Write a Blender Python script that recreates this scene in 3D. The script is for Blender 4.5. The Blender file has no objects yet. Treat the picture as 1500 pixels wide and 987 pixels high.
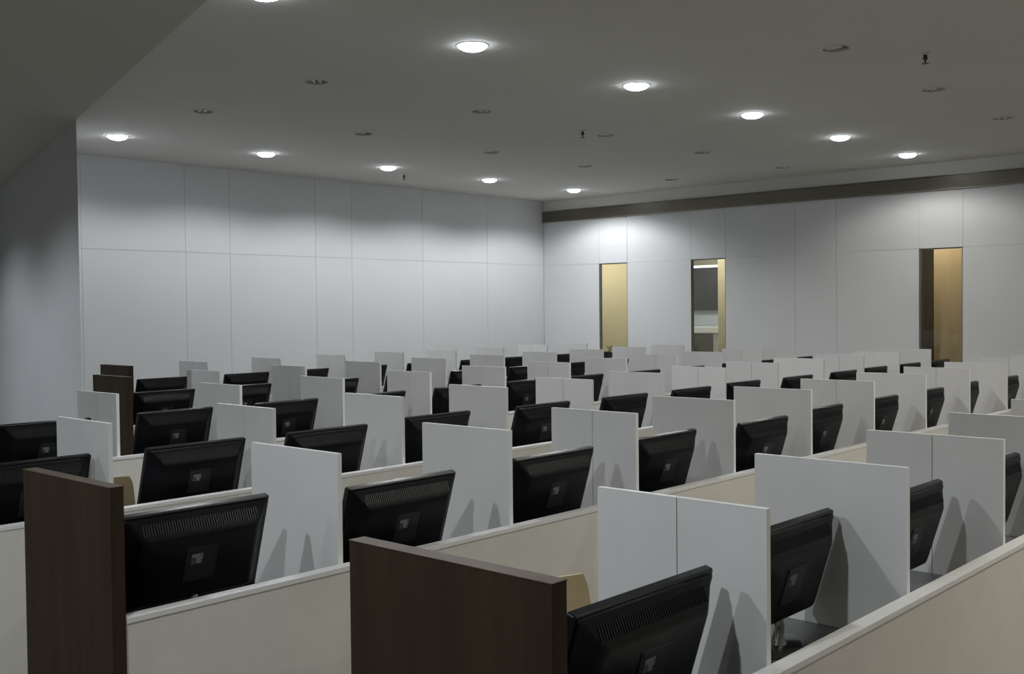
import bpy, bmesh, math, random
from mathutils import Vector, Matrix, Euler

random.seed(4)
C = bpy.context.scene.collection
EYE = 1.65
S = 0.8
X0 = 1.2955
D1, RP = 1.1628, 1.4893
DW = 0.4717                    # depth of a divider
ZT = EYE - 0.4465              # top of dividers
ZS = EYE - 0.7954              # top of low screens
ZD = 0.72                      # worktop
XEND = X0 + 13 * S + 0.02
XR, YB = 12.01, 10.3           # side wall with windows, end wall
ZC = EYE + 1.595               # ceiling
ZSOF = EYE + 1.475             # lowered ceiling
ORD = ['', 'first', 'second', 'third', 'fourth', 'fifth', 'sixth', 'seventh', 'eighth', 'ninth', 'tenth', 'eleventh',
       'twelfth', 'thirteenth', 'fourteenth']
ROWN = {1: 'front', 2: 'second', 3: 'third', 4: 'fourth', 5: 'fifth', 6: 'sixth and last'}

# ------------------------------------------------------------------ materials
def new_mat(name):
    m = bpy.data.materials.new(name); m.use_nodes = True
    nt = m.node_tree
    return m, nt, nt.nodes['Principled BSDF']

def paint(name, col, rough=0.5, var=0.06, scale=6.0, bump=0.0, bscale=300.0, metallic=0.0, spec=0.5, stretch=(1, 1, 1)):
    m, nt, b = new_mat(name)
    b.inputs['Roughness'].default_value = rough
    b.inputs['Metallic'].default_value = metallic
    b.inputs['Specular IOR Level'].default_value = spec
    tc = nt.nodes.new('ShaderNodeTexCoord'); mp = nt.nodes.new('ShaderNodeMapping')
    mp.inputs['Scale'].default_value = stretch
    nt.links.new(tc.outputs['Object'], mp.inputs['Vector'])
    n = nt.nodes.new('ShaderNodeTexNoise'); n.inputs['Scale'].default_value = scale; n.inputs['Detail'].default_value = 4
    nt.links.new(mp.outputs['Vector'], n.inputs['Vector'])
    r = nt.nodes.new('ShaderNodeValToRGB')
    r.color_ramp.elements[0].position = 0.3; r.color_ramp.elements[1].position = 0.7
    r.color_ramp.elements[0].color = tuple(c * (1 - var) for c in col) + (1,)
    r.color_ramp.elements[1].color = tuple(min(1, c * (1 + var)) for c in col) + (1,)
    nt.links.new(n.outputs['Fac'], r.inputs['Fac']); nt.links.new(r.outputs['Color'], b.inputs['Base Color'])
    if bump:
        n2 = nt.nodes.new('ShaderNodeTexNoise'); n2.inputs['Scale'].default_value = bscale
        bp = nt.nodes.new('ShaderNodeBump'); bp.inputs['Strength'].default_value = bump; bp.inputs['Distance'].default_value = 0.002
        nt.links.new(tc.outputs['Object'], n2.inputs['Vector'])
        nt.links.new(n2.outputs['Fac'], bp.inputs['Height']); nt.links.new(bp.outputs['Normal'], b.inputs['Normal'])
    return m

def emit(name, col, strength):
    m, nt, b = new_mat(name)
    b.inputs['Base Color'].default_value = (0.8, 0.8, 0.8, 1)
    b.inputs['Emission Color'].default_value = col + (1,)
    b.inputs['Emission Strength'].default_value = strength
    return m

def glass_mat(name):
    m = bpy.data.materials.new(name); m.use_nodes = True
    nt = m.node_tree
    for n in list(nt.nodes):
        if n.type == 'BSDF_PRINCIPLED': nt.nodes.remove(n)
    out = nt.nodes['Material Output']
    tr = nt.nodes.new('ShaderNodeBsdfTransparent'); tr.inputs['Color'].default_value = (0.93, 0.95, 0.94, 1)
    gl = nt.nodes.new('ShaderNodeBsdfGlossy'); gl.inputs['Roughness'].default_value = 0.02
    fr = nt.nodes.new('ShaderNodeFresnel'); fr.inputs['IOR'].default_value = 1.45
    mx = nt.nodes.new('ShaderNodeMixShader')
    nt.links.new(fr.outputs[0], mx.inputs[0]); nt.links.new(tr.outputs[0], mx.inputs[1]); nt.links.new(gl.outputs[0], mx.inputs[2])
    nt.links.new(mx.outputs[0], out.inputs['Surface'])
    return m

def sticker_mat(name):
    m, nt, b = new_mat(name)
    b.inputs['Roughness'].default_value = 0.45
    tc = nt.nodes.new('ShaderNodeTexCoord')
    v = nt.nodes.new('ShaderNodeTexVoronoi'); v.inputs['Scale'].default_value = 70
    nt.links.new(tc.outputs['Object'], v.inputs['Vector'])
    r = nt.nodes.new('ShaderNodeValToRGB')
    r.color_ramp.elements[0].color = (0.05, 0.05, 0.055, 1); r.color_ramp.elements[1].color = (0.20, 0.20, 0.21, 1)
    r.color_ramp.elements[0].position = 0.35; r.color_ramp.elements[1].position = 0.6
    nt.links.new(v.outputs['Color'], r.inputs['Fac']); nt.links.new(r.outputs['Color'], b.inputs['Base Color'])
    return m

M = dict(
    wall=paint('wall_panel_white', (0.69, 0.70, 0.705), 0.6, 0.02, 1.5),
    gap=paint('panel_gap_grey', (0.56, 0.57, 0.575), 0.8, 0.02),
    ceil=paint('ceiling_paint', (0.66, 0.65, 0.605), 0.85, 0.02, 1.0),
    floor=paint('carpet_grey', (0.28, 0.27, 0.25), 0.95, 0.25, 60, 0.4),
    sidewall=paint('painted_wall_grey', (0.62, 0.63, 0.66), 0.8, 0.02, 1.2),
    darkwall=paint('taupe_painted_wall', (0.30, 0.285, 0.26), 0.8, 0.03, 1.2),
    sof=paint('lowered_ceiling_shaded', (0.52, 0.51, 0.455), 0.85, 0.02, 1.0),  # darker than the main ceiling: its shade is put into the colour
    white=paint('white_melamine', (0.715, 0.715, 0.705), 0.42, 0.02, 9, 0.05, 500),
    litedge=paint('white_edge_lit', (0.80, 0.81, 0.81), 0.35, 0.01),  # melamine white made paler, standing for light on the edges
    cream=paint('cream_laminate', (0.68, 0.665, 0.615), 0.5, 0.03, 8, 0.05, 400),
    rail=paint('white_cap_rail', (0.76, 0.765, 0.76), 0.35, 0.02),
    top=paint('grey_worktop', (0.15, 0.15, 0.155), 0.35, 0.05, 30),
    wood=paint('dark_walnut_laminate', (0.036, 0.0225, 0.0125), 0.6, 0.22, 22, 0.05, 200, spec=0.22, stretch=(1.0, 1.0, 0.06)),
    woodedge=paint('dark_walnut_edge', (0.085, 0.06, 0.04), 0.5, 0.15, 22, spec=0.3, stretch=(1, 1, 0.06)),
    black=paint('black_plastic', (0.0024, 0.0026, 0.0046), 0.42, 0.1, 40, 0.15, 900, spec=0.22),
    black2=paint('black_plastic_satin', (0.0058, 0.0062, 0.0092), 0.36, 0.08, 40, spec=0.3),
    plate=paint('charcoal_plastic', (0.016, 0.016, 0.019), 0.38, 0.2, 60, spec=0.3),
    screen=paint('dark_screen', (0.004, 0.004, 0.005), 0.12, 0.02),
    sticker=sticker_mat('grey_printed_sticker'),
    silver=paint('silver_plastic', (0.45, 0.46, 0.48), 0.22, 0.15, 40, metallic=0.7),
    base=paint('dark_glossy_base', (0.05, 0.05, 0.06), 0.15, 0.2, 30),
    ply=paint('birch_plywood', (0.46, 0.36, 0.21), 0.45, 0.10, 14, 0.03, 300, stretch=(0.25, 1, 1)),
    steel=paint('steel_tube', (0.4, 0.4, 0.41), 0.3, 0.05, metallic=1.0),
    bolt=paint('dark_bolt', (0.02, 0.018, 0.015), 0.4, 0.1),
    grille=paint('bronze_aluminium', (0.26, 0.235, 0.185), 0.42, 0.05, metallic=0.5),
    dark=paint('dark_void', (0.035, 0.033, 0.028), 0.9, 0.05),
    trim=paint('lamp_trim_white', (0.62, 0.61, 0.58), 0.45, 0.02),
    can=paint('lamp_reflector', (0.60, 0.59, 0.55), 0.45, 0.05, metallic=0.15),
    tube=paint('lamp_tube_white', (0.75, 0.75, 0.72), 0.4, 0.02),
    lamp=emit('lamp_glow', (0.84, 0.91, 1.0), 28.0),
    batten=emit('batten_glow', (1.0, 0.97, 0.9), 1.2),
    sprink=paint('sprinkler_bronze', (0.06, 0.055, 0.045), 0.4, 0.1, metallic=0.6),
    frame=paint('window_frame_grey', (0.24, 0.23, 0.215), 0.45, 0.04, metallic=0.3),
    glass=glass_mat('clear_glass'),
    beige=paint('beige_painted_wall', (0.68, 0.61, 0.40), 0.75, 0.02, 1.5),
    blue=paint('pale_blue_grey_wall', (0.42, 0.46, 0.50), 0.8, 0.02, 1.5),
    board=paint('charcoal_board', (0.045, 0.045, 0.05), 0.25, 0.15, 6),
    boardedge=paint('olive_fascia', (0.25, 0.235, 0.16), 0.6, 0.05),
    tan=paint('tan_wood_veneer', (0.47, 0.36, 0.21), 0.5, 0.07, 8, stretch=(1, 1, 0.1)),
    brown=paint('dark_brown_veneer', (0.06, 0.046, 0.028), 0.55, 0.2, 12, stretch=(1, 1, 0.1)),
    fabric=paint('dark_grey_fabric', (0.12, 0.12, 0.105), 0.95, 0.3, 90, 0.4),
    countertop=paint('white_counter', (0.82, 0.83, 0.84), 0.4, 0.01),
    pot=paint('black_glazed_pot', (0.015, 0.014, 0.014), 0.25, 0.1),
    soil=paint('dark_soil', (0.03, 0.022, 0.015), 0.95, 0.3, 80),
    twig=paint('dry_olive_leaf', (0.12, 0.10, 0.035), 0.7, 0.35, 40),
)

# ------------------------------------------------------------------ mesh helpers
def add_box(bm, x0, x1, y0, y1, z0, z1, bevel=0.0):
    vs = [bm.verts.new(v) for v in ((x0, y0, z0), (x1, y0, z0), (x1, y1, z0), (x0, y1, z0),
                                    (x0, y0, z1), (x1, y0, z1), (x1, y1, z1), (x0, y1, z1))]
    fs = [bm.faces.new([vs[i] for i in f]) for f in ((0, 3, 2, 1), (4, 5, 6, 7), (0, 1, 5, 4), (1, 2, 6, 5), (2, 3, 7, 6), (3, 0, 4, 7))]
    if bevel:
        es = list({e for f in fs for e in f.edges})
        bmesh.ops.bevel(bm, geom=es, offset=bevel, segments=2, affect='EDGES', profile=0.6)
    return vs

def box_bm(*a, bevel=0.0):
    bm = bmesh.new(); add_box(bm, *a, bevel=bevel); return bm

def add_lathe(bm, prof, seg=24, centre=(0, 0, 0), cap_first=False, cap_last=False, sx=1.0, sy=1.0):
    rings = []
    for r, z in prof:
        rings.append([bm.verts.new((centre[0] + sx * r * math.cos(2 * math.pi * i / seg), centre[1] + sy * r * math.sin(2 * math.pi * i / seg), centre[2] + z)) for i in range(seg)])
    for a, b in zip(rings, rings[1:]):
        for i in range(seg):
            bm.faces.new((a[i], a[(i + 1) % seg], b[(i + 1) % seg], b[i]))
    if cap_first: bm.faces.new(list(reversed(rings[0])))
    if cap_last: bm.faces.new(rings[-1])
    return rings

def add_tube(bm, pts, rad, seg=10):
    pts = [Vector(p) for p in pts]
    if not hasattr(rad, '__len__'): rad = [rad] * len(pts)
    rings = []
    for i, p in enumerate(pts):
        t = (pts[min(i + 1, len(pts) - 1)] - pts[max(i - 1, 0)]).normalized()
        up = Vector((0, 0, 1)) if abs(t.z) < 0.9 else Vector((1, 0, 0))
        a = t.cross(up).normalized(); b = a.cross(t).normalized()
        rings.append([bm.verts.new(p + rad[i] * (math.cos(2 * math.pi * k / seg) * a + math.sin(2 * math.pi * k / seg) * b)) for k in range(seg)])
    for r, q in zip(rings, rings[1:]):
        for k in range(seg):
            bm.faces.new((r[k], r[(k + 1) % seg], q[(k + 1) % seg], q[k]))
    bm.faces.new(list(reversed(rings[0]))); bm.faces.new(rings[-1])

def add_prism(bm, poly, z0, z1):
    lo = [bm.verts.new((x, y, z0)) for x, y in poly]; hi = [bm.verts.new((x, y, z1)) for x, y in poly]
    bm.faces.new(list(reversed(lo))); bm.faces.new(hi)
    n = len(poly)
    for i in range(n): bm.faces.new((lo[i], lo[(i + 1) % n], hi[(i + 1) % n], hi[i]))

def obj(name, bm, mat, parent=None, smooth=False, loc=(0, 0, 0)):
    bmesh.ops.recalc_face_normals(bm, faces=bm.faces[:])
    me = bpy.data.meshes.new(name); bm.to_mesh(me); bm.free()
    me.materials.append(mat)
    if smooth:
        for p in me.polygons: p.use_smooth = True
        me.set_sharp_from_angle(angle=math.radians(38))
    o = bpy.data.objects.new(name, me); C.objects.link(o)
    o.location = loc
    if parent: o.parent = parent
    return o

def tag(o, label, cat, group=None):
    o['label'] = label; o['category'] = cat
    if group: o['group'] = group
    return o

def thing(name, label, cat, loc=(0, 0, 0), rotz=0.0, group=None):
    o = bpy.data.objects.new(name, None); o.empty_display_size = 0.05; C.objects.link(o)
    o.location = loc; o.rotation_euler = (0, 0, rotz)
    return tag(o, label, cat, group)

def struct(name, bm, mat, parent=None):
    o = obj(name, bm, mat, parent)
    o['kind'] = 'structure'
    return o

def dup(root, loc, label, rotz=None, group=None):
    r = root.copy(); C.objects.link(r); r.location = loc
    if rotz is not None: r.rotation_euler = (0, 0, rotz)
    r['label'] = label
    if group: r['group'] = group
    for ch in list(root.children):
        c = ch.copy(); C.objects.link(c); c.parent = r
        for g in list(ch.children):
            d = g.copy(); C.objects.link(d); d.parent = c
    return r

# ------------------------------------------------------------------ room shell
FAR = 17.2                      # back of the space beyond the side wall on the camera's left
XL, YF = -5.0, -5.5
struct('floor', box_bm(XL - .2, XR + 0.15, YF - .2, FAR + .2, -0.2, 0.0), M['floor'])

# panelled walls: panels with narrow joints over a grey backing, one mesh pattern per wall
def panel_wall_back():
    xs = [4.57, 4.95, 6.1, 6.65, 7.83, 8.38, 9.57, 10.8, XR]
    zs = [0.0, EYE + 0.655, ZC]
    bm = bmesh.new(); g = 0.0024
    for a, b in zip(xs, xs[1:]):
        for c, d in zip(zs, zs[1:]):
            add_box(bm, a + g, b - g, YB, YB + 0.02, c + (g if c else 0), d - (g if d < ZC else 0), bevel=0.002)
    w = struct('wall_back', bm, M['wall'])
    struct('wall_back_joint', box_bm(4.57, XR + .05, YB + 0.005, YB + 0.16, 0, ZC), M['gap'], w)
panel_wall_back()

WIN = [(8.77, 9.26), (7.21, 7.73), (4.22, 4.70)]
WZ0, WZ1 = EYE - 0.705, EYE + 0.643
def panel_wall_right():
    ys = sorted([YF, -4.0, -2.4, -0.8, 0.6, 1.9, 3.05, 5.69, 6.23, YB] + [v for w in WIN for v in w])
    ztop = EYE + 1.30
    zs = [0.0, WZ0, WZ1, ZC]
    bm = bmesh.new(); bb = bmesh.new(); g = 0.0025
    for a, b in zip(ys, ys[1:]):
        hole = any(abs(a - w[0]) < 1e-6 for w in WIN)
        segs = [(0, WZ0), (WZ1, ztop)] if hole else [(0, WZ1), (WZ1, ztop)]
        for c, d in segs:
            add_box(bm, XR, XR + 0.02, a + (0 if hole else g), b - (0 if hole else g), c, d - (g if (d < ztop and not hole) else 0), bevel=0.0015)
            add_box(bb, XR + 0.004, XR + 0.05, a, b, c, d)
    w = struct('wall_right', bm, M['wall'])
    struct('wall_right_joint', bb, M['gap'], w)
    struct('trim_upper_band', box_bm(XR, XR + 0.05, YF, YB, ztop, ZC), M['ceil'])
panel_wall_right()

# wedge shaped wall end on the other side, its grey face runs away from the corner
CX, CY = 3.76, 7.87
def edge_x(y): return CX - 0.2885 * (CY - y)      # line of the wall face and of the lowered ceiling's edge
bm = bmesh.new(); add_prism(bm, [(CX, CY), (4.58, YB + 0.02), (edge_x(FAR) + .14, FAR), (edge_x(FAR), FAR)], 0, ZC + 0.02)
struct('wall_left', bm, M['sidewall'])
struct('wall_front', box_bm(XL - .2, XR + .15, YF - .15, YF, 0, ZC), M['darkwall'])
struct('wall_side', box_bm(XL - .15, XL, YF, FAR, 0, ZC), M['darkwall'])
struct('wall_rear', box_bm(XL, edge_x(FAR) + .14, FAR, FAR + .15, 0, ZC), M['sidewall'])

# ceiling with round openings for the downlights and the added spots
HOLE_R = 0.083
LIT, OFF, SOFLIT = [], [], []
GX = [3.13, 4.63, 6.25, 7.86, 9.49, 11.12]
def holes_plane(outer, holes, z, name, mat='ceil'):
    bm = bmesh.new()
    edges = []
    def loop(pts):
        vs = [bm.verts.new((x, y, z)) for x, y in pts]
        for i in range(len(vs)): edges.append(bm.edges.new((vs[i], vs[(i + 1) % len(vs)])))
    loop(outer)
    for hx, hy in holes:
        loop([(hx + HOLE_R * math.cos(t * math.pi / 10), hy + HOLE_R * math.sin(t * math.pi / 10)) for t in range(20)])
    bmesh.ops.triangle_fill(bm, edges=edges, use_beauty=True)
    for f in bm.faces:
        if f.normal.z > 0: f.normal_flip()
    me = bpy.data.meshes.new(name); bm.to_mesh(me); bm.free(); me.materials.append(M[mat])
    o = bpy.data.objects.new(name, me); C.objects.link(o); o['kind'] = 'structure'
    return o

lit = [(3.13, 4.50), (4.61, 4.50), (6.25, 4.47), (7.87, 4.46), (9.52, 4.47), (11.14, 4.48),
       (4.70, 9.05), (6.26, 9.02), (7.83, 8.97), (9.46, 8.97), (11.10, 8.97)]
off = [(4.57, 5.98), (6.18, 5.94), (7.84, 5.95), (9.42, 5.92), (11.10, 5.92),
       (4.61, 7.48), (6.20, 7.43), (7.85, 7.41), (9.36, 7.40), (11.12, 7.43),
       (6.25, 2.96), (7.94, 3.00), (9.59, 3.03)]
lit_unseen = [(3.13, -0.03), (4.63, -0.03), (6.25, -0.03), (7.86, -0.03), (9.49, -0.03), (11.1, -0.03), (2.4, -3.2), (5.5, -3.2), (8.6, -3.2)]  # unseen spots added behind the camera to brighten the row fronts
soflit = [(-0.05, 1.30), (-0.05, 2.95), (1.45, 8.97), (-1.7, 8.97), (-1.7, 5.9), (2.4, 12.2), (0.2, 14.5)]  # first pair set by the monitor shadows; the rest added unseen for the grey wall
LOW = [(edge_x(YF), YF), (CX, CY)]
upper = [(edge_x(YF), YF), (XR + .02, YF), (XR + .02, YB + .02), (4.58, YB + .02), (CX, CY)]
lit_unseen = [q for q in lit_unseen if q[0] > edge_x(q[1]) + .15]
cl = holes_plane(upper, lit + off + lit_unseen, ZC, 'ceiling')
bm = bmesh.new()   # structural slab above the plasterboard
add_box(bm, XL - .2, XR + .15, YF - .2, FAR + .2, ZC + 0.22, ZC + 0.4)
struct('ceiling_slab', bm, M['dark'])
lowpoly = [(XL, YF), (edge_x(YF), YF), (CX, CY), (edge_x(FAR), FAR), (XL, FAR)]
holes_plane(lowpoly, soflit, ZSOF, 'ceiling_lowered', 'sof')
bm = bmesh.new()   # drop between the two ceiling levels
add_prism(bm, [(edge_x(YF), YF), (CX, CY), (CX - .02, CY), (edge_x(YF) - .02, YF)], ZSOF + .002, ZC + .22)
struct('trim_ceiling_step', bm, M['ceil'])

# ------------------------------------------------------------------ downlights and added spots
def add_spot(parent, power, col, zoff=-0.042):
    l = bpy.data.lights.new('ceiling_spot', 'SPOT')
    l.energy = power; l.color = col; l.spot_size = math.radians(154); l.spot_blend = 0.36; l.shadow_soft_size = 0.045
    o = bpy.data.objects.new('ceiling_spot', l); C.objects.link(o); o.parent = parent; o.location = (0, 0, zoff)
    return o

def make_lit(loc, label, group):
    t = thing('downlight', label, 'ceiling light', loc, 0, group)
    bm = bmesh.new()
    add_lathe(bm, [(0.082, 0.012), (0.082, 0.0), (0.086, -0.004), (0.097, -0.004), (0.1, -0.001), (0.1, 0.0)], 32)
    obj('trim_ring', bm, M['trim'], t, True)
    bm = bmesh.new()
    prof = [(0.086 * math.cos(a), -0.003 - 0.034 * math.sin(a)) for a in [i * math.pi / 2 / 7 for i in range(7)]]
    add_lathe(bm, [(0.081, 0.01)] + prof + [(0.004, -0.037)], 32, cap_last=True)
    obj('glowing_diffuser', bm, M['lamp'], t, True)
    return t

def make_off(loc, label, group, rz):
    t = thing('downlight', label, 'ceiling light', loc, rz, group)
    bm = bmesh.new()
    add_lathe(bm, [(0.080, 0.012), (0.080, -0.001), (0.084, -0.005), (0.097, -0.005), (0.101, -0.001), (0.101, 0.0)], 32)
    obj('trim_ring', bm, M['trim'], t, True)
    bm = bmesh.new()
    add_lathe(bm, [(0.080, 0.01), (0.078, 0.03), (0.068, 0.055), (0.05, 0.07)], 32, cap_last=True)
    obj('reflector', bm, M['can'], t, True)
    for s in (-1, 1):
        bm = bmesh.new()
        add_tube(bm, [(-0.030, 0.022 * s, 0.020), (0.01, 0.022 * s, 0.016), (0.066, 0.022 * s, 0.014)], [0.013, 0.013, 0.011], 10)
        obj('lamp_tube', bm, M['tube'], t, True)
    bm = bmesh.new(); add_box(bm, -0.066, -0.036, -0.036, 0.036, 0.006, 0.036, bevel=0.004)
    obj('lamp_holder', bm, M['dark'], t)
    return t

COOL, WARM, BLUE = (0.96, 0.98, 1.0), (1.0, 0.95, 0.85), (0.90, 0.96, 1.0)
P = 80.0
rowname = {}
lit_label = ['glowing round downlight cut by the top picture edge, first of the diagonal line',
             'big glowing downlight with a soft halo, second of the long diagonal line',
             'glowing round downlight, third of the long diagonal line from the top edge',
             'glowing round downlight, fourth of the long diagonal line from the top edge',
             'glowing round downlight, fifth of the long diagonal line from the top edge',
             'glowing round downlight, last of the long diagonal line, close above the slatted grille',
             'glowing round downlight beside the grey wall corner, first of the line above the panelled wall',
             'glowing round downlight, second from the grey wall corner along the panelled wall',
             'glowing round downlight, third from the grey wall corner, next to a small sprinkler',
             'glowing round downlight, fourth from the grey wall corner along the panelled wall',
             'glowing round downlight over the corner where the panelled wall meets the grille']
LP = [1.0, 1.0, 0.95, 0.85, 0.8, 0.56, 0.47, 0.78, 1.03, 1.14, 1.36]
for (x, y), lb, lp in zip(lit, lit_label, LP):
    t = make_lit((x, y, ZC), lb, 'lit ceiling downlights')
    add_spot(t, P * lp, COOL if x < 9 or y > 8 else (1.0, 0.97, 0.90))
FP = {(3.13, -0.03): 0.1, (4.63, -0.03): 1.2, (6.25, -0.03): 1.2, (7.86, -0.03): 0.8, (9.49, -0.03): 0.35, (11.1, -0.03): 0.15,
      (2.4, -3.2): 0.1, (5.5, -3.2): 1.1, (8.6, -3.2): 0.9, (1.55, 4.50): 0.6}
def bare_spot(x, y, z, power, col):  # unseen spot without a fixture
    l = bpy.data.lights.new('ceiling_spot', 'SPOT'); l.energy = power; l.color = col
    l.spot_size = math.radians(154); l.spot_blend = 0.36; l.shadow_soft_size = 0.05
    o = bpy.data.objects.new('ceiling_spot', l); C.objects.link(o); o.location = (x, y, z - 0.02)
for x, y in lit_unseen: bare_spot(x, y, ZC, P * FP[(x, y)], WARM)
for (x, y), lp in zip(soflit, (1.25, 1.0, 1.35, 0.7, 0.9, 1.3, 1.3)): bare_spot(x, y, ZSOF, P * lp, BLUE)

off_label = []
for ri, rn in ((0, 'row behind the big glowing light'), (1, 'row closer to the panelled wall')):
    for k in range(5): off_label.append('unlit recessed downlight, %s along the unlit %s' % (ORD[k + 1], rn))
off_label += ['unlit recessed downlight nearer the top edge, left of the bronze sprinkler',
              'unlit recessed downlight below the upper sprinkler, bright rim',
              'unlit recessed downlight at the right picture edge above the grille']
for i, ((x, y), lb) in enumerate(zip(off, off_label)):
    make_off((x, y, ZC), lb, 'unlit ceiling downlights', random.uniform(0, 3.1))

def sprinkler(x, y, label):
    t = thing('ceiling_sprinkler', label, 'sprinkler', (x, y, ZC), 0.6, 'ceiling sprinklers')
    bm = bmesh.new(); add_lathe(bm, [(0.036, 0.006), (0.036, 0.0), (0.034, -0.006), (0.014, -0.010), (0.012, -0.011)], 20, cap_last=True)
    obj('escutcheon', bm, M['trim'], t, True)
    bm = bmesh.new(); add_lathe(bm, [(0.012, -0.008), (0.012, -0.03), (0.016, -0.032), (0.016, -0.038), (0.006, -0.042), (0.005, -0.062)], 14, cap_first=True, cap_last=True)
    obj('nozzle', bm, M['sprink'], t, True)
    bm = bmesh.new()
    for s in (-1, 1): add_tube(bm, [(s * 0.014, 0, -0.034), (s * 0.018, 0, -0.048), (s * 0.004, 0, -0.064)], 0.003, 6)
    obj('yoke', bm, M['sprink'], t, True)
    bm = bmesh.new(); add_lathe(bm, [(0.003, -0.062), (0.022, -0.064), (0.022, -0.067), (0.003, -0.067)], 16, cap_first=True, cap_last=True)
    obj('deflector', bm, M['sprink'], t)
sprinkler(6.77, 2.61, 'small bronze sprinkler head under the ceiling, the one highest in the photo')
sprinkler(7.48, 5.94, 'small bronze sprinkler head in mid ceiling beside an unlit downlight')
sprinkler(8.35, 9.29, 'small bronze sprinkler head close to the panelled wall and a lit downlight')

# ------------------------------------------------------------------ linear air grille on the side wall
GZ0, GZ1 = EYE + 1.283, EYE + 1.448
t = thing('air_grille', 'long bronze slatted air grille high on the wall with windows', 'air grille', (XR, 0, GZ0))
gy0, gy1 = -3.5, YB - 0.005
bm = bmesh.new(); add_box(bm, -0.006, -0.001, gy0, gy1, 0.004, GZ1 - GZ0 - 0.004); obj('backing', bm, M['dark'], t)
bm = bmesh.new(); n = 12; h = GZ1 - GZ0
for i in range(n):
    zc = 0.012 + (h - 0.024) * (i + 0.5) / n
    vs = add_box(bm, -0.026, -0.006, gy0 + 0.006, gy1 - 0.006, zc - 0.0035, zc + 0.0035)
    for v in vs:
        if v.co.x < -0.02: v.co.z -= 0.0045
obj('slats', bm, M['grille'], t)
bm = bmesh.new()
add_box(bm, -0.03, -0.001, gy0, gy1, 0.0, 0.010); add_box(bm, -0.03, -0.001, gy0, gy1, h - 0.010, h)
add_box(bm, -0.03, -0.001, gy0, gy0 + 0.01, 0.010, h - 0.010); add_box(bm, -0.03, -0.001, gy1 - 0.01, gy1, 0.010, h - 0.010)
obj('grille_frame', bm, M['grille'], t)

# ------------------------------------------------------------------ windows and what lies beyond
for i, (y0, y1) in enumerate(WIN):
    bm = bmesh.new(); w = 0.014
    xa, xb = XR + 0.012, XR + 0.046
    add_box(bm, xa, xb, y0, y0 + w, WZ0, WZ1); add_box(bm, xa, xb, y1 - w, y1, WZ0, WZ1)
    add_box(bm, xa, xb, y0 + w, y1 - w, WZ0, WZ0 + w); add_box(bm, xa, xb, y0 + w, y1 - w, WZ1 - w, WZ1)
    fr = struct('window_%d' % (i + 1), bm, M['frame'])
    bm = box_bm(XR + 0.026, XR + 0.032, y0 + w, y1 - w, WZ0 + w, WZ1 - w)
    struct('window_glass', bm, M['glass'], fr)
    bm = bmesh.new()   # lining of the opening
    add_box(bm, XR - 0.002, XR + 0.05, y1 - 0.004, y1 + .003, WZ0, WZ1)
    struct('window_lining', bm, M['frame'], fr)
    struct('window_sill', box_bm(XR - 0.115, XR + 0.004, y0 - 0.02, y1 + 0.02, WZ0 - 0.025, WZ0, bevel=0.002), M['white'], fr)

XO = XR + 0.05
struct('corridor_floor', box_bm(XO, 16.0, 3.2, 12.0, -0.2, 0.0), M['floor'])
struct('corridor_ceiling', box_bm(XO, 16.0, 3.2, 12.0, 2.75, 2.9), M['ceil'])
# beige wall behind the first window, a room end behind the second, timber behind the third
struct('wall_beige', box_bm(13.6, 13.75, 9.25, 12.0, 0, 2.75), M['beige'])
struct('wall_room', box_bm(15.0, 15.15, 6.0, 12.0, 0, 2.75), M['blue'])
struct('wall_partition', box_bm(XO, 15.0, 6.35, 6.5, 0, 2.75), M['beige'])
struct('wall_beige_return', box_bm(13.75, 15.0, 10.2, 10.3, 0, 2.75), M['beige'])
struct('wall_end', box_bm(XO, 13.6, 11.85, 12.0, 0, 2.75), M['beige'])
struct('wall_timber', box_bm(13.55, 13.7, 3.2, 6.35, 0, 2.75), M['brown'])
struct('column_cream', box_bm(12.9, 13.06, 7.60, 7.865, 0, 2.75), M['beige'])
t = thing('door_leaf', 'tan wooden door leaf seen through the window beside the dark timber', 'door', (12.75, 4.10, 0.0))
obj('leaf', box_bm(0, 0.04, 0, 0.715, 0.01, 2.60, bevel=0.003), M['tan'], t)
bm = bmesh.new(); add_tube(bm, [(-0.004, 0.08, 1.0), (-0.05, 0.08, 1.0), (-0.055, 0.19, 1.0)], 0.009, 8); obj('lever_handle', bm, M['steel'], t, True)
t = thing('mounted_notice_board', 'charcoal board with olive top fascia seen through the second window', 'board', (14.97, 9.3, EYE))
obj('board_panel', box_bm(-0.02, 0.0299, -0.36, 0.55, -0.045, 0.655, bevel=0.004), M['board'], t)
obj('fascia', box_bm(-0.035, 0.0299, -0.36, 0.55, 0.695, 0.86), M['boardedge'], t)
obj('light_strip', box_bm(-0.03, 0.02, -0.36, 0.55, 0.657, 0.693), M['batten'], t)
t = thing('storage_counter', 'white topped counter under the charcoal board beyond the second window', 'counter', (14.75, 9.35, 0))
obj('counter_top', box_bm(-0.25, 0.24, -0.55, 0.6, 1.25, 1.345, bevel=0.006), M['countertop'], t)
obj('cabinet_body', box_bm(-0.22, 0.23, -0.52, 0.58, 0.0, 1.25), M['sidewall'], t)
bm = box_bm(-0.24, -0.22, -0.40, 0.40, 0.05, 1.235, bevel=0.004); obj('grey_front', bm, M['fabric'], t)

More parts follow.
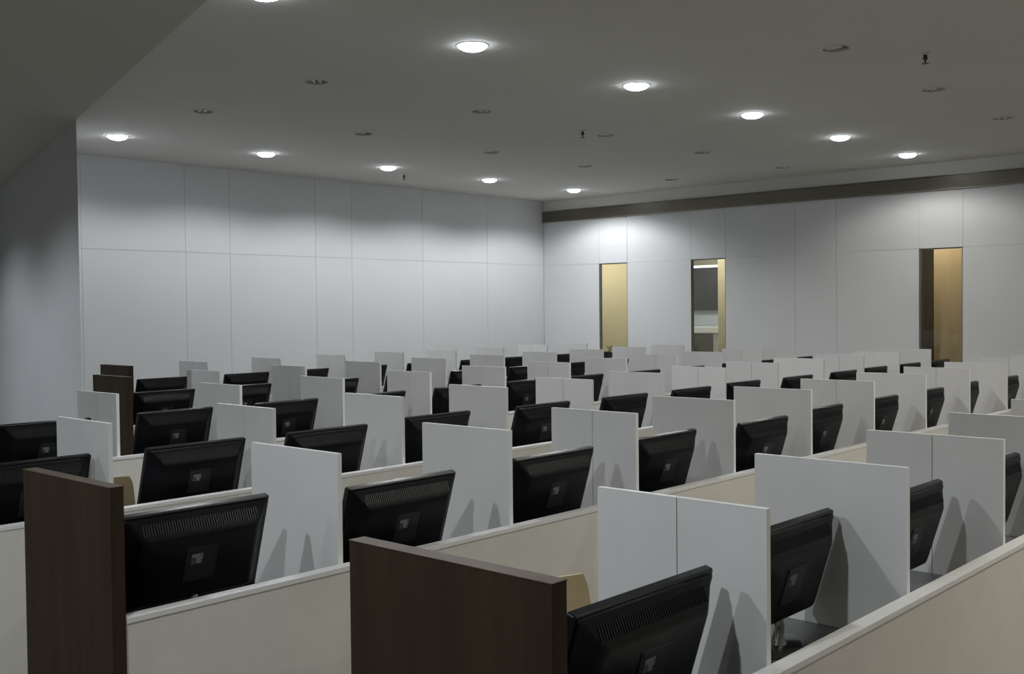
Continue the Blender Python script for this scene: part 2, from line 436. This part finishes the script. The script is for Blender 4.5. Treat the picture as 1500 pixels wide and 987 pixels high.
def fill_area(x, y, z, sx, sy, power, col):  # unseen area lights added to brighten the spaces behind the windows
    l = bpy.data.lights.new('corridor_fill', 'AREA'); l.shape = 'RECTANGLE'; l.size = sx; l.size_y = sy; l.energy = power; l.color = col
    o = bpy.data.objects.new('corridor_fill', l); C.objects.link(o); o.location = (x, y, z)
fill_area(12.9, 10.4, 2.74, 0.5, 1.2, 23, (1.0, 0.93, 0.78))
fill_area(12.45, 7.95, 2.74, 0.4, 0.9, 12, (1.0, 0.96, 0.86))
fill_area(14.2, 9.0, 2.74, 0.4, 0.9, 18, (1.0, 0.98, 0.95))
fill_area(12.45, 5.0, 2.74, 0.3, 1.2, 15.0, (1.0, 0.9, 0.74))

# small potted plant on the sill of the first window
px, py, pz = XR - 0.055, 9.045, WZ0
t = thing('potted_plant', 'tiny dark pot with a dry olive plant on the window sill', 'plant', (px, py, pz))
bm = bmesh.new(); add_lathe(bm, [(0.026, 0.0), (0.036, 0.03), (0.042, 0.085), (0.045, 0.088), (0.045, 0.096), (0.039, 0.096), (0.038, 0.086)], 20, cap_first=True, cap_last=False)
pot = obj('pot', bm, M['pot'], t, True)
bm = bmesh.new(); add_lathe(bm, [(0.001, 0.088), (0.0385, 0.086)], 20, cap_first=True); obj('soil', bm, M['soil'], t)
bm = bmesh.new()
for (a, l, b) in ((0.2, 0.10, 1), (1.3, 0.085, .9), (2.5, 0.1, 1.1), (3.7, 0.08, 1), (4.6, 0.1, .8), (5.5, 0.09, 1.2)):
    ca, sa = math.cos(a), math.sin(a)
    add_tube(bm, [(0.008 * ca, 0.008 * sa, 0.086), (0.02 * ca, 0.02 * sa, 0.086 + l * .55), (0.03 * b * ca, 0.03 * b * sa, 0.086 + l)], [0.003, 0.0028, 0.002], 6)
obj('stems', bm, M['twig'], t, True)
for (a, r, z, s) in ((0.2, 0.026, 0.16, 1), (1.3, 0.03, 0.15, .9), (2.5, 0.03, 0.165, 1), (3.7, 0.03, 0.15, .9), (4.6, 0.022, 0.17, 1), (5.5, 0.03, 0.16, .8)):
    bm = bmesh.new(); ca, sa = math.cos(a), math.sin(a)
    pts = [(0, 0, 0), (0.012, 0.008, 0.012), (0.026, 0.006, 0.022), (0.036, 0, 0.026), (0.026, -0.006, 0.022), (0.012, -0.008, 0.012)]
    vs = [bm.verts.new(((x * ca - y * sa) * s, (x * sa + y * ca) * s, zz * s)) for x, y, zz in pts]
    bm.faces.new(vs)
    r_ = bmesh.ops.extrude_face_region(bm, geom=bm.faces[:])
    for v in [g for g in r_['geom'] if isinstance(g, bmesh.types.BMVert)]: v.co.z += 0.002
    obj('leaf_blade', bm, M['twig'], t, loc=(r * ca, r * sa, z))

# ------------------------------------------------------------------ desk rows
START = {1: 0, 2: 0, 3: 0, 4: 1, 5: 3, 6: 4}
LAST = {1: 7, 2: 11, 3: 12, 4: 12, 5: 12, 6: 12}
def row_y(n): return D1 + (n - 1) * RP
rowtext = {1: 'in front, closest to the camera', 2: 'second from the camera', 3: 'third from the camera',
           4: 'fourth from the camera', 5: 'fifth from the camera', 6: 'last before the panelled wall'}
for n in range(1, 7):
    D = row_y(n); xs = X0 + START[n] * S + 0.0155; xa = xs + 0.04
    # dark wood end panel
    t = thing('end_panel', {1: 'big dark brown wood end panel in the middle foreground, closing the front desk row',
                            2: 'tall dark brown wood end panel closing the second desk row, white screen beside it',
                            3: 'dark brown wood end panel of the third desk row', 4: 'dark brown wood end panel of the fourth desk row',
                            5: 'far dark brown wood end panel standing in front of a slightly higher looking one',
                            6: 'farthest dark brown wood end panel, behind the other far one by the grey wall'}[n].replace('foreground', 'front'),
              'end panel', (xs, D - 0.05, 0), 0, 'dark wood end panels')
    obj('board', box_bm(0.001, 0.039, 0.001, DW + 0.05 - .001, 0, ZT - 0.002, bevel=0.0012), M['wood'], t)
    bm = bmesh.new()
    add_box(bm, 0, 0.04, 0, DW + 0.05, ZT - 0.002, ZT)
    obj('top_edge', bm, M['woodedge'], t)
    # low cream screen with white cap rail
    t = thing('low_screen', 'long low cream screen with white cap rail, desk row %s' % rowtext[n], 'desk screen', (xa, D, 0), 0, 'low desk screens')
    L = XEND - xa
    bm = bmesh.new(); add_box(bm, 0, L, -0.040, -0.008, 0.0, ZS - 0.016)
    obj('screen_panel', bm, M['cream'], t)
    obj('cap_rail', box_bm(0.001, L, -0.044, -0.0005, ZS - 0.016, ZS, bevel=0.0015), M['rail'], t)
    # worktop with gable supports
    t = thing('worktop', 'grey worktop hidden behind the cream screen, desk row %s' % rowtext[n], 'desk', (xa, D, 0), 0, 'desk worktops')
    obj('desk_board', box_bm(0.001, L, -0.0075, DW + 0.045, ZD - 0.025, ZD, bevel=0.002), M['top'], t)
    bm = None
    for k in range(START[n] + 2, 14, 2):
        xk = X0 + k * S - xa
        obj('gable_support', box_bm(xk - .012, xk + .012, 0.03, DW - .02, 0, ZD - 0.025), M['white'], t)

# dividers: some are one board, some are two boards with a joint in the middle
SEAM = {(1, 1), (1, 3), (1, 5), (1, 7), (2, 3), (2, 6), (2, 8), (2, 10), (3, 2), (3, 5), (3, 7), (3, 8), (3, 10), (4, 2), (4, 5), (4, 7), (4, 9), (4, 11),
        (5, 5), (5, 6), (5, 8), (5, 10), (6, 7), (6, 9), (6, 11)}
HT = ZT - ZD
def board_part(name, y0, y1, parent):
    b = obj(name, box_bm(-0.0085, 0.0085, y0, y1, 0, HT - 0.0012, bevel=0.0006), M['white'], parent)
    bm = bmesh.new()
    add_box(bm, -0.009, 0.009, y0, y1, HT - 0.0012, HT)
    if name != 'rear_board': add_box(bm, -0.009, 0.009, y0 - 0.0008, y0 + 0.0008, 0, HT - 0.0012)
    obj('lit_edge', bm, M['litedge'], b)  # strip paler than its board: light caught by the edge put into colour
    return b
SKIP_D = set()
SKIP_M = {(5, 11), (5, 12)}      # stations the photo shows nothing of
one = thing('divider', 'x', 'desk divider', (0, -50, 0), 0, 'white desk dividers'); board_part('board', 0.001, DW, one)
two = thing('divider', 'x', 'desk divider', (0, -50, 0), 0, 'white desk dividers')
board_part('front_board', 0.001, DW / 2 - 0.0012, two); board_part('rear_board', DW / 2 + 0.0012, DW, two)
dx_row = {1: 0.018, 2: 0.0, 3: 0.0, 4: 0.0, 5: 0.0, 6: 0.0}
protos = []
used = {}
for n in range(1, 7):
    o = 0
    for k in range(START[n] + 1, LAST[n] + 1):
        if (n, k) in SKIP_D: continue
        o += 1
        src = two if (n, k) in SEAM else one
        kind = 'white divider of two jointed boards' if (n, k) in SEAM else 'plain white divider board'
        lb = '%s, %s divider along the %s desk row' % (kind, ORD[o], ROWN[n])
        loc = (X0 + k * S + (dx_row[n] if k == 1 else 0), row_y(n), ZD)
        if src not in protos:
            protos.append(src); src.location = loc; src['label'] = lb
        else: dup(src, loc, lb)

# ------------------------------------------------------------------ monitors
W2, HM, TILT = 0.248, 0.309, math.radians(17.0)
V0 = Vector((0, 0.0, 0.0535))
def mon(u, v, nn):     # u along the desk row, v up the panel, nn out of the back
    return V0 + Vector((u, -v * math.sin(TILT) - nn * math.cos(TILT), v * math.cos(TILT) - nn * math.sin(TILT)))
def ring(bm, ins_s, ins_t, ins_b, nn, rc=0.0):
    pts = [(-W2 + ins_s, ins_b), (W2 - ins_s, ins_b), (W2 - ins_s, HM - ins_t), (-W2 + ins_s, HM - ins_t)]
    out = []
    for i, (u, v) in enumerate(pts):
        if rc <= 0: out.append((u, v)); continue
        cu = u + (rc if u < 0 else -rc); cv = v + (rc if i < 2 else -rc)
        a0 = {0: math.pi, 1: 1.5 * math.pi, 2: 0, 3: .5 * math.pi}[i]
        for j in range(5): out.append((cu + rc * math.cos(a0 + j * math.pi / 8), cv + rc * math.sin(a0 + j * math.pi / 8)))
    return [bm.verts.new(mon(u, v, nn)) for u, v in out]
def skin(bm, rings, cap0=True, cap1=True):
    for a, b in zip(rings, rings[1:]):
        m = len(a)
        for i in range(m): bm.faces.new((a[i], a[(i + 1) % m], b[(i + 1) % m], b[i]))
    if cap0: bm.faces.new(list(reversed(rings[0])))
    if cap1: bm.faces.new(rings[-1])

def make_monitor():
    t = thing('monitor', 'x', 'monitor', (0, -50, 0), 0, 'black computer monitors')
    bm = bmesh.new()
    skin(bm, [ring(bm, 0.002, 0.002, 0.002, -0.022, 0.006), ring(bm, 0, 0, 0, -0.020, 0.007), ring(bm, 0, 0, 0, -0.004, 0.007), ring(bm, 0.004, 0.004, 0.004, 0.0, 0.006)])
    obj('bezel', bm, M['black2'], t, True)
    bm = bmesh.new()
    skin(bm, [ring(bm, 0.018, 0.018, 0.026, -0.0235), ring(bm, 0.018, 0.018, 0.026, -0.0215)])
    obj('screen', bm, M['screen'], t)
    bm = bmesh.new()
    skin(bm, [ring(bm, 0.009, 0.009, 0.009, -0.001, 0.005), ring(bm, 0.011, 0.010, 0.011, 0.006, 0.006), ring(bm, 0.016, 0.014, 0.016, 0.009, 0.008),
              ring(bm, 0.022, 0.019, 0.022, 0.011, 0.010), ring(bm, 0.050, 0.052, 0.036, 0.036, 0.014), ring(bm, 0.060, 0.062, 0.043, 0.044, 0.016),
              ring(bm, 0.072, 0.072, 0.050, 0.0475, 0.016)])
    h = obj('rear_housing', bm, M['black'], t, True)
    bm = bmesh.new()     # vent ribs on the upper slope
    a0, a1 = (HM - 0.023, 0.0135), (HM - 0.050, 0.0352)
    for i in range(46):
        u = -W2 + 0.06 + i * (2 * W2 - 0.12) / 45
        q = []
        for dn in (0.0, 0.0022):
            for (v, nn) in (a0, a1):
                for du in (-0.0016, 0.0016): q.append(bm.verts.new(mon(u + du, v, nn + dn)))
        for f in ((0, 1, 3, 2), (4, 6, 7, 5), (0, 4, 5, 1), (2, 3, 7, 6), (0, 2, 6, 4), (1, 5, 7, 3)): bm.faces.new([q[j] for j in f])
    obj('vent_ribs', bm, M['black2'], h)
    bm = bmesh.new()     # mounting plate with four screw heads
    def slab(bm, u0, u1, v0, v1, n0, n1):
        q = [bm.verts.new(mon(u, v, nn)) for nn in (n0, n1) for (u, v) in ((u0, v0), (u1, v0), (u1, v1), (u0, v1))]
        for f in ((3, 2, 1, 0), (4, 5, 6, 7), (0, 1, 5, 4), (1, 2, 6, 5), (2, 3, 7, 6), (3, 0, 4, 7)): bm.faces.new([q[j] for j in f])
    slab(bm, -0.052, 0.052, 0.098, 0.206, 0.0470, 0.0495)
    for su in (-0.04, 0.04):
        for sv in (0.110, 0.194): slab(bm, su - .004, su + .004, sv - .004, sv + .004, 0.0495, 0.0505)
    pl = obj('mounting_plate', bm, M['plate'], h)
    bm = bmesh.new()
    slab(bm, -0.034, 0.004, 0.152, 0.184, 0.0495, 0.0500)
    s = obj('sticker', bm, M['sticker'], h); s['label'] = 'grey printed sticker'
    bm = bmesh.new()
    add_tube(bm, [(0, -0.040, 0.014), (0, -0.043, 0.034), (0.002, -0.046, 0.06), (0, -0.047, 0.082), (0, -0.044, 0.10)], [0.030, 0.016, 0.0125, 0.013, 0.010], 14)
    for s_ in (-1, 1): add_tube(bm, [(s_ * 0.036, -0.035, 0.012), (s_ * 0.024, -0.042, 0.030), (s_ * 0.012, -0.052, 0.066)], [0.008, 0.006, 0.005], 8)
    s = obj('neck', bm, M['silver'], t, True); s['label'] = 'silver stand neck'
    bm = bmesh.new()
    add_lathe(bm, [(0.118, 0.0), (0.121, 0.004), (0.115, 0.010), (0.06, 0.016), (0.02, 0.018)], 32, (0, -0.022, 0.0), True, True, 1.0, 0.72)
    obj('base', bm, M['base'], t, True)
    return t

JIT = {(1, 0): (0.499, 0.095), (1, 1): (0.505, 0.194), (1, 2): (0.409, 0.145), (1, 3): (0.439, 0.154), (2, 0): (0.398, 0.155), (2, 1): (0.346, 0.077), (2, 2): (0.382, 0.098), (2, 3): (0.391, 0.107), (2, 4): (0.41, 0.059), (2, 5): (0.425, 0.132), (2, 6): (0.432, 0.13), (2, 7): (0.433, 0.133), (2, 8): (0.41, 0.16), (2, 9): (0.449, 0.128), (3, 0): (0.52, 0.1), (3, 1): (0.447, 0.072), (3, 2): (0.37, 0.062), (3, 3): (0.406, 0.147), (3, 4): (0.442, 0.089), (3, 5): (0.448, 0.06), (3, 6): (0.435, 0.046), (3, 7): (0.44, 0.089), (3, 8): (0.463, 0.052), (3, 9): (0.504, 0.041), (3, 10): (0.47, 0.081), (3, 11): (0.458, 0.066), (3, 12): (0.467, 0.07), (4, 2): (0.44, 0.128), (4, 3): (0.427, 0.108), (4, 4): (0.417, 0.115), (4, 5): (0.409, 0.117), (4, 6): (0.412, 0.141), (4, 7): (0.392, 0.132), (4, 8): (0.437, 0.103), (5, 3): (0.432, 0.16), (5, 4): (0.331, 0.162), (5, 5): (0.412, 0.121), (6, 4): (0.43, 0.114), (6, 5): (0.493, 0.086), (6, 6): (0.435, 0.111)}
DZ = {}
proto = None
ytop = HM * math.sin(TILT)
SPECIAL = {}
for n in range(1, 7):
    o = 0
    for k in range(START[n], LAST[n] + 1):
        j = JIT.get((n, k), (0.43 + random.uniform(-.02, .02), 0.12 + random.uniform(-.02, .02)))
        if (n, k) in SKIP_M: continue
        o += 1
        lb = SPECIAL.get((n, k)) or 'black flat monitor leaning back, %s monitor along the %s desk row' % (ORD[o], ROWN[n])
        loc = (X0 + k * S + j[0], row_y(n) + j[1] + ytop, ZD)
        if proto is None:
            proto = m_ = make_monitor(); proto.location = loc; proto['label'] = lb
        else: m_ = dup(proto, loc, lb)
        m_.scale = (1, 1, 1.02 if (n, k) == (2, 0) else 1.0)

# ------------------------------------------------------------------ plywood chairs
def make_chair():
    t = thing('chair', 'x', 'chair', (0, 0, 0), 0, 'plywood chairs')
    W, T = 0.44, 0.012
    bm = bmesh.new()      # curved back with round corners
    nu, nv = 12, 10; zs0, zs1 = 0.60, 0.883
    front, back = [], []
    for i in range(nu + 1):
        a = -1 + 2 * i / nu
        rf, rb = [], []
        for jv in range(nv + 1):
            b = jv / nv; zz = zs0 + (zs1 - zs0) * b
            sh = 1.0 - 0.06 * max(0, (b - .8) / .2) ** 2.5 - 0.10 * max(0, (.25 - b) / .25) ** 2.2
            u = a * W / 2 * sh; y = 0.03 - 0.045 * (1 - a * a) * -1 - 0.0
            y = 0.045 * (1 - a * a) + 0.05 * (b - .5)
            rf.append(bm.verts.new((u, y, zz))); rb.append(bm.verts.new((u, y + T, zz)))
        front.append(rf); back.append(rb)
    for i in range(nu):
        for jv in range(nv):
            bm.faces.new((front[i][jv], front[i + 1][jv], front[i + 1][jv + 1], front[i][jv + 1]))
            bm.faces.new((back[i][jv], back[i][jv + 1], back[i + 1][jv + 1], back[i + 1][jv]))
    for i in range(nu):
        for jv in (0, nv): bm.faces.new((front[i][jv], back[i][jv], back[i + 1][jv], front[i + 1][jv]))
    for jv in range(nv):
        for i in (0, nu): bm.faces.new((front[i][jv], front[i][jv + 1], back[i][jv + 1], back[i][jv]))
    bk = obj('backrest', bm, M['ply'], t, True)
    for s in (-1, 1):
        bm = bmesh.new(); add_lathe(bm, [(0.007, 0), (0.007, 0.004), (0.003, 0.006)], 12, cap_first=True, cap_last=True)
        bo = obj('bolt', bm, M['bolt'], bk); bo.rotation_euler = (math.radians(90), 0, 0); bo.location = (s * 0.13, 0.045 * (1 - (0.13 / .22) ** 2) + 0.05 * 0.22, 0.805)
    bm = bmesh.new()      # seat, rolled front edge
    pr = [(-0.40, 0.425), (-0.385, 0.445), (-0.34, 0.452), (-0.2, 0.446), (-0.05, 0.447), (0.0, 0.455)]
    nx = 8; up, dn = [], []
    for i in range(nx + 1):
        a = -1 + 2 * i / nx
        up.append([bm.verts.new((a * 0.22, y, z + 0.012 * a * a)) for y, z in pr]); dn.append([bm.verts.new((a * 0.22, y, z + 0.012 * a * a - T)) for y, z in pr])
    m = len(pr)
    for i in range(nx):
        for q in range(m - 1):
            bm.faces.new((up[i][q], up[i + 1][q], up[i + 1][q + 1], up[i][q + 1])); bm.faces.new((dn[i][q], dn[i][q + 1], dn[i + 1][q + 1], dn[i + 1][q]))
        for q in (0, m - 1): bm.faces.new((up[i][q], dn[i][q], dn[i + 1][q], up[i + 1][q]))
    for q in range(m - 1):
        for i in (0, nx): bm.faces.new((up[i][q], up[i][q + 1], dn[i][q + 1], dn[i][q]))
    obj('seat', bm, M['ply'], t, True)
    for s in (-1, 1):
        bm = bmesh.new(); add_tube(bm, [(s * 0.20, -0.40, 0.0), (s * 0.185, -0.37, 0.425)], 0.011, 10); obj('leg', bm, M['steel'], t, True)
        bm = bmesh.new(); add_tube(bm, [(s * 0.20, 0.08, 0.0), (s * 0.19, 0.0, 0.42), (s * 0.165, 0.008, 0.50), (s * 0.13, 0.040, 0.62), (s * 0.13, 0.060, 0.80)], 0.010, 10); obj('leg', bm, M['steel'], t, True)
    bm = bmesh.new(); add_tube(bm, [(-0.187, -0.37, 0.415), (0.187, -0.37, 0.415)], 0.009, 8); add_tube(bm, [(-0.188, -0.005, 0.415), (0.188, -0.005, 0.415)], 0.009, 8)
    obj('seat_rail', bm, M['steel'], t, True)
    return t
ch = make_chair(); ch.location = (2.19, 1.89, 0); ch['label'] = 'plywood chair with dark bolt, behind the front wood end panel'
dup(ch, (2.27, 4.69, 0), 'plywood chair glimpsed beyond the second row end panel, by the white divider')
dup(ch, (4.89, 4.69, 0), 'plywood chair just showing as a sliver between divider and monitor, third desk row')

# ------------------------------------------------------------------ camera, world, exposure
yaw, pitch, roll = math.radians(42.357), math.radians(1.4628), math.radians(-0.6032)
fw = Vector((math.cos(yaw) * math.cos(pitch), math.sin(yaw) * math.cos(pitch), -math.sin(pitch)))
r = Vector((math.sin(yaw), -math.cos(yaw), 0)); u = r.cross(fw)
r2 = math.cos(roll) * r + math.sin(roll) * u; u2 = -math.sin(roll) * r + math.cos(roll) * u
cam = bpy.data.cameras.new('camera'); co = bpy.data.objects.new('camera', cam); C.objects.link(co)
m = Matrix((r2, u2, -fw)).transposed().to_4x4(); m.translation = Vector((0, 0, EYE))
co.matrix_world = m
cam.sensor_fit = 'HORIZONTAL'; cam.sensor_width = 36.0; cam.lens = 1555.8 / 1500 * 36.0; cam.clip_start = 0.02
sc = bpy.context.scene
sc.camera = co
w = bpy.data.worlds.new('world'); sc.world = w; w.use_nodes = True
w.node_tree.nodes['Background'].inputs['Color'].default_value = (0.02, 0.02, 0.022, 1)
w.node_tree.nodes['Background'].inputs['Strength'].default_value = 0.2
sc.view_settings.view_transform = 'Standard'; sc.view_settings.look = 'None'
sc.view_settings.gamma = 1.0; sc.view_settings.use_curve_mapping = False
sc.view_settings.exposure = 0.0
sc.cycles.use_denoising = True
sc.cycles.max_bounces = 8; sc.cycles.diffuse_bounces = 6; sc.cycles.glossy_bounces = 3
sc.cycles.sample_clamp_indirect = 6.0
